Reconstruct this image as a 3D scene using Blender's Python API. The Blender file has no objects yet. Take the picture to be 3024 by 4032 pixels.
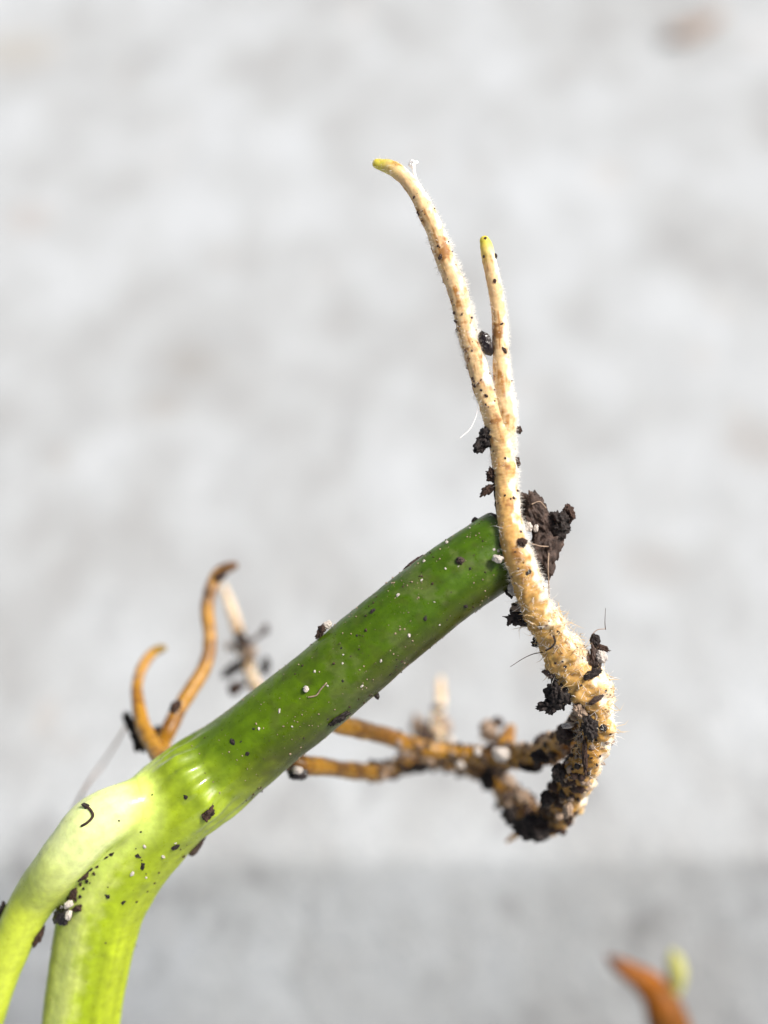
# Macro of a rooted plant cutting held above a pale concrete step.  1 Blender unit = 1 centimetre.
import bpy, bmesh, math, random
import numpy as np
from mathutils import Vector, Matrix, noise
from mathutils.bvhtree import BVHTree

sc = bpy.context.scene
sc.unit_settings.system = 'METRIC'
sc.unit_settings.scale_length = 0.01
C = sc.collection
R = math.radians
rnd = random.Random(7)

# ------------------------------------------------------------------ camera
D0 = 11.5                      # focus distance
K = 8.4 / 4032.0               # centimetres per photograph pixel at the focus distance
PITCH = 45.0
CAM_H = 17.0                   # camera height above the tread of the step
cam_data = bpy.data.cameras.new('camera')
cam = bpy.data.objects.new('camera', cam_data); C.objects.link(cam); sc.camera = cam
cam.location = (0, 0, CAM_H)
cam.rotation_euler = (R(90 - PITCH), 0, 0)
cam_data.sensor_fit = 'VERTICAL'; cam_data.sensor_height = 36.0; cam_data.sensor_width = 27.0
cam_data.lens = 18.0 / (4.2 / D0)
cam_data.clip_start = 0.5; cam_data.clip_end = 3000
cam_data.dof.use_dof = True
cam_data.dof.focus_distance = D0 - 0.05
APERTURE_R = 0.235
cam_data.dof.aperture_fstop = cam_data.lens * 1e-3 / (2 * APERTURE_R)
CM = Matrix.Translation(cam.location) @ cam.rotation_euler.to_matrix().to_4x4()

# ------------------------------------------------------------------ sky and sun
SUN_TO = Vector((0.54, -0.04, 0.83)).normalized()      # towards the sun
w = bpy.data.worlds.new('World'); sc.world = w; w.use_nodes = True
wn = w.node_tree.nodes; wl = w.node_tree.links
bg = wn['Background']
sky = wn.new('ShaderNodeTexSky'); sky.sky_type = 'NISHITA'; sky.sun_disc = False
sky.sun_elevation = math.asin(SUN_TO.z)
sky.sun_rotation = math.atan2(SUN_TO.x, SUN_TO.y)
sky.air_density = 1.0; sky.dust_density = 6.0; sky.ozone_density = 0.6
wl.new(sky.outputs[0], bg.inputs[0]); bg.inputs[1].default_value = 0.09
sun_d = bpy.data.lights.new('sun', 'SUN'); sun_d.energy = 4.0; sun_d.angle = R(13); sun_d.color = (1.0, 0.965, 0.92)
sun = bpy.data.objects.new('sun', sun_d); C.objects.link(sun)
sun.location = (20, -5, 60)
sun.rotation_euler = SUN_TO.to_track_quat('Z', 'Y').to_euler()
sc.view_settings.view_transform = 'Standard'; sc.view_settings.look = 'None'
sc.view_settings.gamma = 1.0; sc.view_settings.exposure = 0.35
sc.cycles.max_bounces = 10
sc.render.film_transparent = False

# ------------------------------------------------------------------ helpers
def DZ(px, py, d):      # how far the rear roots lie behind the plane of focus
    if d > 3: return d
    if py > 2650 and px > 1200 and d > 0.3: d += 1.1 * (d - 0.3) * min(1, (px - 1200) / 400)
    elif py < 3060 and px < 1120 and d > 0.7: d += 1.0 * (d - 0.7)
    return d
def P(px, py, d):
    d = DZ(px, py, d)
    z = D0 + d
    return CM @ Vector(((px - 1512) * K * z / D0, -(py - 2016) * K * z / D0, -z))
def RAD(r, d): return r * K * (D0 + d) / D0
CAMX = CM.to_3x3() @ Vector((1, 0, 0)); CAMY = CM.to_3x3() @ Vector((0, 1, 0)); CAMZ = CM.to_3x3() @ Vector((0, 0, 1))  # Z: towards the camera
CAMP = CM.translation.copy()

def tag(o, label=None, cat=None, group=None, kind=None):
    if label: o['label'] = label
    if cat: o['category'] = cat
    if group: o['group'] = group
    if kind: o['kind'] = kind
    return o

def mesh_obj(name, verts, faces, mat, parent=None, origin=None, cols=None, smooth=True):
    """verts in world space; stored relative to the thing's origin"""
    org = Vector(origin) if origin is not None else Vector((0, 0, 0))
    me = bpy.data.meshes.new(name)
    me.from_pydata([tuple(Vector(v) - org) for v in verts], [], faces)
    if cols is not None:
        a = me.color_attributes.new('Col', 'FLOAT_COLOR', 'POINT')
        cc = np.array(cols, dtype=np.float32); buf = np.ones((len(verts), 4), dtype=np.float32); buf[:, :cc.shape[1]] = cc
        a.data.foreach_set('color', buf.ravel())
    if smooth: me.polygons.foreach_set('use_smooth', [True] * len(me.polygons))
    me.materials.append(mat); me.update()
    o = bpy.data.objects.new(name, me); C.objects.link(o)
    if parent is not None: o.parent = parent
    else: o.location = org
    return o

def fbm(p, f, o=3):
    return noise.fractal(Vector(p) * f, 1.0, 2.0, o)

def smooth(a, b, x):
    t = min(1, max(0, (x - a) / (b - a))); return t * t * (3 - 2 * t)
def mixc(a, b, t): return tuple(a[i] * (1 - t) + b[i] * t for i in range(3))

def catmull(pts, step):
    """pts: (Vector, radius) -> evenly resampled list"""
    P4 = [np.array([*p, r]) for p, r in pts]
    P4 = [2 * P4[0] - P4[1]] + P4 + [2 * P4[-1] - P4[-2]]
    dense = []
    for i in range(1, len(P4) - 2):
        p0, p1, p2, p3 = P4[i - 1:i + 3]
        for k in range(40):
            t = k / 40
            dense.append(0.5 * (2 * p1 + (p2 - p0) * t + (2 * p0 - 5 * p1 + 4 * p2 - p3) * t * t + (3 * p1 - p0 - 3 * p2 + p3) * t ** 3))
    dense.append(P4[-2]); dense = np.array(dense)
    s = np.concatenate([[0], np.cumsum(np.linalg.norm(np.diff(dense[:, :3], axis=0), axis=1))])
    n = max(4, int(s[-1] / step)); q = np.linspace(0, s[-1], n)
    return np.stack([np.interp(q, s, dense[:, k]) for k in range(4)], 1), q

BVH_SRC = []      # (verts, faces) of the plant, for setting crumbs on its surface
def tube(name, pts, mat, parent, origin, colfn, seg=28, step=4, disp=None, cap0='round', cap1='round', solid=True):
    """pts: (px, py, depth, radius px) in order; returns (object, data for scattering)"""
    world = [(P(a, b, d), RAD(r, d)) for a, b, d, r in pts]
    c, s = catmull(world, step * K)
    n = len(c); pos = [Vector(x[:3]) for x in c]; rad = [max(0.002, x[3]) for x in c]
    tan = [(pos[min(i + 1, n - 1)] - pos[max(i - 1, 0)]).normalized() for i in range(n)]
    u = (CAMZ - tan[0] * CAMZ.dot(tan[0])).normalized()
    rings = []
    for i in range(n):
        u = (u - tan[i] * u.dot(tan[i])).normalized()
        rings.append((pos[i], tan[i], u.copy(), tan[i].cross(u), rad[i], s[i] / K, s[i] / s[-1]))
    full = []
    if cap0 == 'round':
        p, t, a, b, r, s0, u0 = rings[0]
        for k in range(1, 7):
            th = k / 7 * math.pi / 2
            full.append((p - t * r * math.cos(th), t, a, b, r * math.sin(th), s0 - r * math.cos(th) / K, u0))
    full += rings
    if cap1 == 'round':
        p, t, a, b, r, s0, u0 = rings[-1]
        for k in range(6, 0, -1):
            th = k / 7 * math.pi / 2
            full.append((p + t * r * math.cos(th), t, a, b, r * math.sin(th), s0 + r * math.cos(th) / K, u0))
    V, F, COL, NRM, INFO = [], [], [], [], []
    for (p, t, a, b, r, sp, uu) in full:
        for j in range(seg):
            th = 2 * math.pi * j / seg
            nn = a * math.cos(th) + b * math.sin(th)
            q = p + nn * r
            dr = disp(q, sp, uu, th, r, nn) if disp else 0.0
            q = q + nn * dr
            V.append(q); NRM.append(nn); INFO.append((sp, uu, th, r)); COL.append(colfn(q, sp, uu, th, nn))
    m = len(full)
    for i in range(m - 1):
        for j in range(seg):
            k = (j + 1) % seg
            F.append((i * seg + j, i * seg + k, (i + 1) * seg + k, (i + 1) * seg + j))
    for ring, flip in ((0, True), (m - 1, False)):
        p = full[ring][0]
        V.append(p); NRM.append(full[ring][1] * (-1 if flip else 1)); INFO.append((full[ring][5], full[ring][6], 0, full[ring][4])); COL.append(COL[ring * seg])
        ci = len(V) - 1
        for j in range(seg):
            k = (j + 1) % seg
            F.append((ring * seg + k, ring * seg + j, ci) if flip else (ring * seg + j, ring * seg + k, ci))
    o = mesh_obj(name, V, F, mat, parent, origin, COL)
    if solid: BVH_SRC.append((V, F))
    return o, dict(V=V, N=NRM, I=INFO, seg=seg, n=m, AX=[(*c[i][:3], rad[i]) for i in list(range(0, n - 2, 6)) + [n - 1]])

def nodes_of(m):
    m.use_nodes = True
    nt = m.node_tree; return nt, nt.nodes, nt.links, nt.nodes['Principled BSDF']
def make_mat(name, color=None, attr=False, rough=0.5, sss=0.0, sss_r=(0.05, 0.03, 0.01), bump=0.0, bscale=60, bdist=0.01, var=0.0, vscale=40, coat=0.0, spec=0.5, trans=0.0, rvar=0.0):
    m = bpy.data.materials.new(name); nt, N, L, b = nodes_of(m)
    geo = N.new('ShaderNodeNewGeometry')
    if attr:
        at = N.new('ShaderNodeAttribute'); at.attribute_name = 'Col'; src = at.outputs['Color']
    else:
        rgb = N.new('ShaderNodeRGB'); rgb.outputs[0].default_value = (*color, 1); src = rgb.outputs[0]
    if var > 0:
        nz = N.new('ShaderNodeTexNoise'); nz.inputs['Scale'].default_value = vscale; nz.inputs['Detail'].default_value = 5
        L.new(geo.outputs['Position'], nz.inputs['Vector'])
        mr = N.new('ShaderNodeMapRange'); mr.inputs[1].default_value = 0.3; mr.inputs[2].default_value = 0.7
        mr.inputs[3].default_value = 1 - var; mr.inputs[4].default_value = 1 + var
        L.new(nz.outputs[0], mr.inputs[0])
        mx = N.new('ShaderNodeVectorMath'); mx.operation = 'SCALE'
        L.new(src, mx.inputs[0]); L.new(mr.outputs[0], mx.inputs['Scale']); src = mx.outputs[0]
    L.new(src, b.inputs['Base Color'])
    b.inputs['Roughness'].default_value = rough
    if rvar > 0:
        nr = N.new('ShaderNodeTexNoise'); nr.inputs['Scale'].default_value = vscale * 1.7; nr.inputs['Detail'].default_value = 3
        L.new(geo.outputs['Position'], nr.inputs['Vector'])
        mr2 = N.new('ShaderNodeMapRange'); mr2.inputs[1].default_value = 0.3; mr2.inputs[2].default_value = 0.7
        mr2.inputs[3].default_value = max(0.05, rough - rvar); mr2.inputs[4].default_value = rough + rvar
        L.new(nr.outputs[0], mr2.inputs[0]); L.new(mr2.outputs[0], b.inputs['Roughness'])
    b.inputs['Specular IOR Level'].default_value = spec
    if sss > 0:
        b.inputs['Subsurface Weight'].default_value = sss
        b.inputs['Subsurface Radius'].default_value = sss_r; b.inputs['Subsurface Scale'].default_value = 1.0
    if coat > 0:
        if attr: L.new(at.outputs['Alpha'], b.inputs['Coat Weight'])     # wetness painted per vertex
        else: b.inputs['Coat Weight'].default_value = coat
        b.inputs['Coat Roughness'].default_value = 0.06
    if trans > 0:
        b.inputs['Transmission Weight'].default_value = trans
    if bump > 0:
        nb = N.new('ShaderNodeTexNoise'); nb.inputs['Scale'].default_value = bscale; nb.inputs['Detail'].default_value = 6
        L.new(geo.outputs['Position'], nb.inputs['Vector'])
        bp = N.new('ShaderNodeBump'); bp.inputs['Strength'].default_value = bump; bp.inputs['Distance'].default_value = bdist
        L.new(nb.outputs[0], bp.inputs['Height']); L.new(bp.outputs[0], b.inputs['Normal'])
    return m

M_STEM = make_mat('green_skin', attr=True, rough=0.38, sss=0.3, sss_r=(0.05, 0.06, 0.01), bump=0.3, bscale=34, bdist=0.006, var=0.13, vscale=14, coat=0.01, rvar=0.14, spec=0.3)
M_ROOT = make_mat('pale_root', attr=True, rough=0.58, sss=0.45, sss_r=(0.05, 0.03, 0.012), bump=0.4, bscale=55, bdist=0.006, var=0.10, vscale=40)
M_BROWN = make_mat('amber_root', attr=True, rough=0.42, sss=0.35, sss_r=(0.05, 0.025, 0.006), bump=0.3, bscale=40, bdist=0.006, var=0.16, vscale=25)
M_HAIR = make_mat('root_hair', color=(0.92, 0.88, 0.80), rough=0.6, sss=0.0, spec=0.3)
M_SOIL = make_mat('dark_soil', color=(0.014, 0.008, 0.006), rough=0.75, bump=0.8, bscale=60, bdist=0.01, var=0.6, vscale=35, rvar=0.2)
M_SOIL2 = make_mat('brown_soil', color=(0.042, 0.020, 0.012), rough=0.8, bump=0.8, bscale=60, bdist=0.01, var=0.6, vscale=30)
M_BARK = make_mat('weathered_bark', color=(0.058, 0.036, 0.027), rough=0.75, bump=0.9, bscale=45, bdist=0.012, var=0.65, vscale=22)
M_SEED = make_mat('glossy_husk', color=(0.012, 0.006, 0.0045), rough=0.28, bump=0.35, bscale=50, bdist=0.006, var=0.5, vscale=30, coat=0.3)
M_PERL = make_mat('perlite', color=(0.50, 0.45, 0.40), rough=0.6, sss=0.3, sss_r=(0.02, 0.02, 0.02), bump=0.6, bscale=70, bdist=0.008, var=0.15, vscale=40)
M_GRIT = make_mat('tan_grit', color=(0.30, 0.215, 0.15), rough=0.7, bump=0.6, bscale=60, bdist=0.008, var=0.35, vscale=30)
M_FIBRE = make_mat('dry_fibre', color=(0.36, 0.24, 0.17), rough=0.6, var=0.2, vscale=20)
M_WFIB = make_mat('white_fibre', color=(0.9, 0.88, 0.85), rough=0.6)
M_LEAF = make_mat('rust_leaf', attr=True, rough=0.5, sss=0.2, sss_r=(0.08, 0.03, 0.01), var=0.2, vscale=6, bump=0.3, bscale=12, bdist=0.01, spec=0.2)

# ------------------------------------------------------------------ the concrete step
def concrete():
    m = bpy.data.materials.new('pale_concrete'); nt, N, L, b = nodes_of(m)
    geo = N.new('ShaderNodeNewGeometry')
    mp = N.new('ShaderNodeMapping'); mp.inputs['Scale'].default_value = (1.0, 0.62, 0.8)
    L.new(geo.outputs['Position'], mp.inputs['Vector'])
    def nz(scale, det, seed):
        n = N.new('ShaderNodeTexNoise'); n.noise_dimensions = '4D'; n.inputs['W'].default_value = seed
        n.inputs['Scale'].default_value = scale; n.inputs['Detail'].default_value = det; n.inputs['Roughness'].default_value = 0.6
        L.new(mp.outputs[0], n.inputs['Vector']); return n.outputs[0]
    def ramp(src, stops):
        r = N.new('ShaderNodeValToRGB'); e = r.color_ramp.elements
        e[0].position, e[0].color = stops[0][0], (*stops[0][1], 1); e[1].position, e[1].color = stops[-1][0], (*stops[-1][1], 1)
        for p_, c_ in stops[1:-1]: x = e.new(p_); x.color = (*c_, 1)
        L.new(src, r.inputs[0]); return r.outputs[0]
    mn = N.new('ShaderNodeMath'); mn.operation = 'MULTIPLY_ADD'; L.new(nz(0.85, 3, 21.0), mn.inputs[0]); mn.inputs[1].default_value = 0.42
    mh = N.new('ShaderNodeMath'); mh.operation = 'MULTIPLY'; L.new(nz(0.28, 3, 2.0), mh.inputs[0]); mh.inputs[1].default_value = 0.58
    L.new(mh.outputs[0], mn.inputs[2])
    base = ramp(mn.outputs[0], [(0.37, (0.335, 0.343, 0.342)), (0.5, (0.415, 0.434, 0.442)), (0.62, (0.48, 0.507, 0.524))])
    def mix(a, bcol, fac):
        x = N.new('ShaderNodeMix'); x.data_type = 'RGBA'
        L.new(fac, x.inputs[0]); L.new(a, x.inputs[6])
        if isinstance(bcol, tuple): x.inputs[7].default_value = (*bcol, 1)
        else: L.new(bcol, x.inputs[7])
        return x.outputs[2]
    pits = ramp(nz(1.1, 3, 5.0), [(0.55, (0, 0, 0)), (0.68, (0.85, 0.85, 0.85))])
    sx = N.new('ShaderNodeSeparateXYZ'); L.new(geo.outputs['Position'], sx.inputs[0])
    worn = N.new('ShaderNodeMapRange'); worn.inputs[1].default_value = EDGE_Y + 3.0; worn.inputs[2].default_value = EDGE_Y - 0.5
    worn.inputs[3].default_value = 0.35; worn.inputs[4].default_value = 1.0; L.new(sx.outputs['Y'], worn.inputs[0])
    pm = N.new('ShaderNodeMath'); pm.operation = 'MULTIPLY'; L.new(pits, pm.inputs[0]); L.new(worn.outputs[0], pm.inputs[1])
    base = mix(base, (0.24, 0.245, 0.245), pm.outputs[0])
    warm = ramp(nz(0.55, 2, 9.0), [(0.62, (0, 0, 0)), (0.78, (0.55, 0.55, 0.55))])
    base = mix(base, (0.40, 0.34, 0.28), warm)
    for (ax, ay, r0, colr, amt) in ((60, 200, 1.5, (0.40, 0.36, 0.29), .35), (120, 860, .8, (0.33, 0.29, 0.26), .5), (760, 1430, .8, (0.28, 0.27, 0.25), .5), (640, 1600, .6, (0.30, 0.28, 0.25), .4), (2560, 2230, .9, (0.31, 0.30, 0.285), .5), (2980, 1750, .9, (0.33, 0.31, 0.29), .5)):
        dv = (P(ax, ay, 0) - CAMP).normalized(); spot = CAMP + dv * (-CAMP.z / dv.z)          # old stains in the concrete
        ds = N.new('ShaderNodeVectorMath'); ds.operation = 'DISTANCE'; L.new(geo.outputs['Position'], ds.inputs[0]); ds.inputs[1].default_value = spot
        mr = N.new('ShaderNodeMapRange'); mr.interpolation_type = 'SMOOTHSTEP'; mr.inputs[1].default_value = r0; mr.inputs[2].default_value = r0 * .25; mr.inputs[3].default_value = 0; mr.inputs[4].default_value = amt
        L.new(ds.outputs['Value'], mr.inputs[0]); base = mix(base, colr, mr.outputs[0])
    grain = ramp(nz(14, 4, 1.0), [(0.3, (0, 0, 0)), (0.7, (1, 1, 1))])
    gm = N.new('ShaderNodeMix'); gm.data_type = 'RGBA'; gm.blend_type = 'MULTIPLY'; gm.inputs[0].default_value = 0.25
    L.new(base, gm.inputs[6]); L.new(grain, gm.inputs[7])
    L.new(gm.outputs[2], b.inputs['Base Color'])
    b.inputs['Roughness'].default_value = 0.85; b.inputs['Specular IOR Level'].default_value = 0.25
    bp = N.new('ShaderNodeBump'); bp.inputs['Strength'].default_value = 0.6; bp.inputs['Distance'].default_value = 0.12
    L.new(nz(3.5, 6, 3.0), bp.inputs['Height']); L.new(bp.outputs[0], b.inputs['Normal'])
    return m
EDGE_Y, RISER_H = 10.6, 14.0
M_CONC = concrete()
def build_ground():
    SL = R(55); RD = 0.5                       # worn, rounded nosing, then a battered face
    y0, z0 = EDGE_Y - RD * math.sin(SL), -RD * (1 - math.cos(SL))
    run = (RISER_H + z0) / math.tan(SL)
    prof = [(-400, -RISER_H)]
    y = -40
    while y < y0 - run - 0.4: prof.append((y, -RISER_H)); y += 2.0
    for k in range(25): prof.append((y0 - run * (1 - k / 25), -RISER_H + (RISER_H + z0) * k / 25))
    for k in range(9):
        a = SL * (1 - k / 8); prof.append((EDGE_Y - RD * math.sin(a), -RD * (1 - math.cos(a))))
    y = EDGE_Y + 1
    while y < 90: prof.append((y, 0)); y += 0.7 if y < 60 else 3
    prof.append((900, 0))
    xs = [-700, -200] + [i * 0.8 for i in range(-60, 61)] + [200, 700]
    V, F = [], []
    for (py, pz) in prof:
        for x in xs:
            k = 0.05 if abs(x) < 60 and -45 < py < 95 else 0
            V.append((x, py + k * noise.noise((x * .8, py * .8, pz * .8 + 40)), pz + k * noise.noise((x * .8, py * .8 + 30, pz * .8))))
    n = len(xs)
    for i in range(len(prof) - 1):
        for j in range(n - 1): F.append((i * n + j, i * n + j + 1, (i + 1) * n + j + 1, (i + 1) * n + j))
    g = mesh_obj('ground', V, F, M_CONC)
    tag(g, 'pale mottled concrete step, blurred, far behind the plant', None, None, 'structure')
build_ground()

# ------------------------------------------------------------------ the plant cutting
PO = P(330, 3900, 1.2)
plant = bpy.data.objects.new('plant_cutting', None); C.objects.link(plant); plant.location = PO; plant.empty_display_size = 0.5
tag(plant, 'rooted green stem cutting with two pale leaf stalks and curling roots', 'plant cutting')

# tissue colours; OLIVE also carries shade of the underside
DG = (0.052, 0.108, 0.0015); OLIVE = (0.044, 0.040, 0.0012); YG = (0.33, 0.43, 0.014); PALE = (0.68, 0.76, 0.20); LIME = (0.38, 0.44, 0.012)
def stem_col(q, s, u, th, nn):
    # s: px along the stem from the cut end (collar about 1450, fork about 1750)
    n1 = fbm(q, 1.6); n2 = fbm(q, 9)
    t = smooth(1270, 1720, s + 110 * n1 + 40 * n2 - 60 * nn.dot(CAMY))
    c = mixc(DG, (0.095, 0.170, 0.001), smooth(300, 1150, s + 150 * n1))
    under = smooth(0.05, 0.85, -nn.dot(CAMY) + 0.25 * n1)          # browner underside skin, with its shade painted in as well
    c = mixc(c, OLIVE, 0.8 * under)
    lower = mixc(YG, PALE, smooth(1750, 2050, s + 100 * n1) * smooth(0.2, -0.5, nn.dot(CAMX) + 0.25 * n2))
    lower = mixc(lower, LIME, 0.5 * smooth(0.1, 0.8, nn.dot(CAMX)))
    lower = mixc(lower, (0.22, 0.24, 0.008), 0.75 * smooth(1800, 2050, s) * smooth(0.55, 0.95, -nn.dot(CAMX)))  # left edge darkened in the colour, as edge shading
    c = mixc(c, lower, t)
    streak = fbm((th * 5, s * 0.002, 3.0), 1.0)
    k = 1 + 0.20 * streak + 0.14 * n2
    film = 0.22 * smooth(0.15, 0.6, fbm(q + Vector((4, 7, 2)), 4) + 0.5 * fbm(q, 16)) * smooth(1500, 800, s)     # dusty film
    c = mixc(c, (0.20, 0.20, 0.09), film)
    dirt = smooth(0.28, 0.55, fbm(q + Vector((1, 2, 8)), 7, 4)); c = mixc(c, (0.05, 0.045, 0.01), 0.28 * dirt * smooth(1500, 1200, s))
    wet = 0.08 + 0.92 * math.exp(-((s - 1560) / 130) ** 2)
    return (*(max(0.0005, x * k) for x in c), wet)
def stem_disp(q, s, u, th, r, nn):
    bell = math.exp(-((s - 1575) / 105) ** 2)
    front = smooth(0.4, 0.9, nn.dot(CAMZ) + 0.15 * nn.dot(CAMY))
    ridge = 0.045 * math.sin(th * 18 + 0.5) * bell
    ridge += front * 0.20 * (smooth(1485, 1590, s) - smooth(1610, 1980, s))       # the leaf-scar swelling
    low = 0.02 * smooth(1700, 2100, s) * math.sin(th * 8 + 0.7)
    return r * (ridge + low + 0.03 * fbm(q, 1.8) + 0.007 * fbm(q, 9))
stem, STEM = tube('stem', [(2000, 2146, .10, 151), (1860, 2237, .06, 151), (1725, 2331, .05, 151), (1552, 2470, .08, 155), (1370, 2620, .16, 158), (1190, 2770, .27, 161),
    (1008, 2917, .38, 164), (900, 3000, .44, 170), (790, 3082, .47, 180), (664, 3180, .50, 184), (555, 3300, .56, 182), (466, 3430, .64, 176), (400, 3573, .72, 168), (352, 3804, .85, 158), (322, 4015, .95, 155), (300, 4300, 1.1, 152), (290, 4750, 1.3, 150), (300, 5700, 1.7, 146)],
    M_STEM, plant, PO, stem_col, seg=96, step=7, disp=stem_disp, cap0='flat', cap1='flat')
# the dark cut face at the stem's end
def cut_col(q, s, u, th, nn):
    k = 0.6 + 0.8 * abs(fbm(q, 12)); return (0.030 * k, 0.014 * k, 0.016 * k)
tube('cut_face', [(1984, 2156, .10, 142), (2003, 2144, .10, 147), (2018, 2135, .10, 130)], make_mat('dry_cut', attr=True, rough=0.7, bump=0.7, bscale=40), plant, PO, cut_col, seg=48, step=5,
     disp=lambda q, s, u, th, r, nn: r * 0.03 * fbm(q, 10), cap0='flat', cap1='flat')

def pet_col(q, s, u, th, nn):
    n1 = fbm(q, 2.0); n2 = fbm(q, 7)
    c = mixc((0.78, 0.86, 0.36), (0.54, 0.63, 0.06), smooth(380, 900, s + 120 * n1))
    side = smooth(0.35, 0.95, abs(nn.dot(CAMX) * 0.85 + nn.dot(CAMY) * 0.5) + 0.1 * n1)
    c = mixc(c, (0.30, 0.40, 0.012), 0.7 * side)  # both edges darkened in the colour, standing in for frontal light falling off
    c = mixc(c, YG, 0.3 * smooth(190, 40, s + 60 * n1))
    k = 1 + 0.10 * n2 + 0.1 * fbm((th * 4, s * 0.003, 1), 1)
    return (*(max(0.002, x * k) for x in c), 0.12)
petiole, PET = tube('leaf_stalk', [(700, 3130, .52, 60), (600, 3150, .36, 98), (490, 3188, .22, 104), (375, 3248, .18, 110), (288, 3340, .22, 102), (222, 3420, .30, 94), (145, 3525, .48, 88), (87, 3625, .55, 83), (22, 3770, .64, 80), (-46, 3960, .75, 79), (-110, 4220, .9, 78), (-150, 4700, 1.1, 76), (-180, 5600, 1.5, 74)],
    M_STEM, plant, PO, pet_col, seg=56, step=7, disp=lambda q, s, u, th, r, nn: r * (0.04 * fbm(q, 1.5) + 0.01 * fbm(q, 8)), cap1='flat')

# weld stalk and stem into one smooth junction: both surfaces follow the same blended field
def axis_field(data):
    c = np.array([x[:3] for x in data['AX']]); r = np.array([x[3] for x in data['AX']]); return c, r
def dist_to(field, pts):
    c, r = field; out = np.full(len(pts), 9e9)
    a, b = c[:-1], c[1:]; ab = b - a; l2 = (ab * ab).sum(1)
    for k in range(len(a)):
        t = np.clip(((pts - a[k]) @ ab[k]) / l2[k], 0, 1)
        d = np.linalg.norm(pts - (a[k] + t[:, None] * ab[k]), axis=1) - (r[k] + t * (r[k + 1] - r[k]))
        out = np.minimum(out, d)
    return out
def weld(obj, data, fa, fb, k, cola, colb):
    V = np.array([tuple(v) for v in data['V']]); Nn = np.array([tuple(v) for v in data['N']])
    V0 = V.copy(); b0 = dist_to(fb, V)
    near = np.where((b0 < k * 1.5) & (b0 > -k))[0]
    W = np.clip((b0[near] + 0.6 * k) / (0.6 * k), 0, 1)
    Q = V[near].copy(); x = np.zeros(len(near))                 # x: how far each point has been pushed out
    for it in range(6):
        b = dist_to(fb, Q); h = np.clip(0.5 + 0.5 * (b - x) / k, 0, 1)
        f = b * (1 - h) + x * h - k * h * (1 - h)
        x = np.clip(x + np.maximum(0, -f) * 0.5 * W * (b0[near] > -0.6 * k), 0, k * 0.45)
        Q = V[near] + Nn[near] * x[:, None]
    x = x * W
    V[near] = V0[near] + Nn[near] * x[:, None]
    b = dist_to(fb, V)
    data['V'] = [Vector(v) for v in V]
    me = obj.data; me.vertices.foreach_set('co', (V - np.array(PO)).astype(np.float32).ravel()); 
    buf = np.zeros(len(V) * 4, dtype=np.float32); at = me.color_attributes['Col']; at.data.foreach_get('color', buf); buf = buf.reshape(-1, 4)
    t = np.clip(1 - (b - 0.045) / cola, 0, 1); t = (t * t * (3 - 2 * t))[:, None]
    buf[:, :3] = buf[:, :3] * (1 - t) + np.array(colb) * t
    at.data.foreach_set('color', buf.ravel()); me.update()
    # shading normals of the blended field across the join
    vn = np.zeros(len(V) * 3, dtype=np.float32); me.vertices.foreach_get('normal', vn); vn = vn.reshape(-1, 3).astype(float)
    idx = np.where((b < k * 1.4) & (b > -k))[0]; q = V[idx]; e = 0.004
    gb = np.stack([dist_to(fb, q + np.eye(3)[i] * e) - dist_to(fb, q - np.eye(3)[i] * e) for i in range(3)], 1); gb /= np.linalg.norm(gb, axis=1)[:, None] + 1e-9
    xa = dist_to(fa, q); h = np.clip(0.5 + 0.5 * (b[idx] - xa) / k, 0, 1)[:, None]
    fn = Nn[idx] * h + gb * (1 - h); fn /= np.linalg.norm(fn, axis=1)[:, None] + 1e-9
    wt = np.clip(1.4 - b[idx] / k, 0, 1)[:, None]
    mixn = vn[idx] * (1 - wt) + fn * wt; vn[idx] = mixn / (np.linalg.norm(mixn, axis=1)[:, None] + 1e-9)
    me.normals_split_custom_set_from_vertices(vn.tolist())
FS, FP = axis_field(STEM), axis_field(PET)
weld(stem, STEM, FS, FP, 0.085, 0.15, (0.58, 0.70, 0.14))
weld(petiole, PET, FP, FS, 0.085, 0.15, (0.58, 0.70, 0.14))
BVH_SRC[0] = (STEM['V'], BVH_SRC[0][1]); BVH_SRC[2] = (PET['V'], BVH_SRC[2][1])

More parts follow.
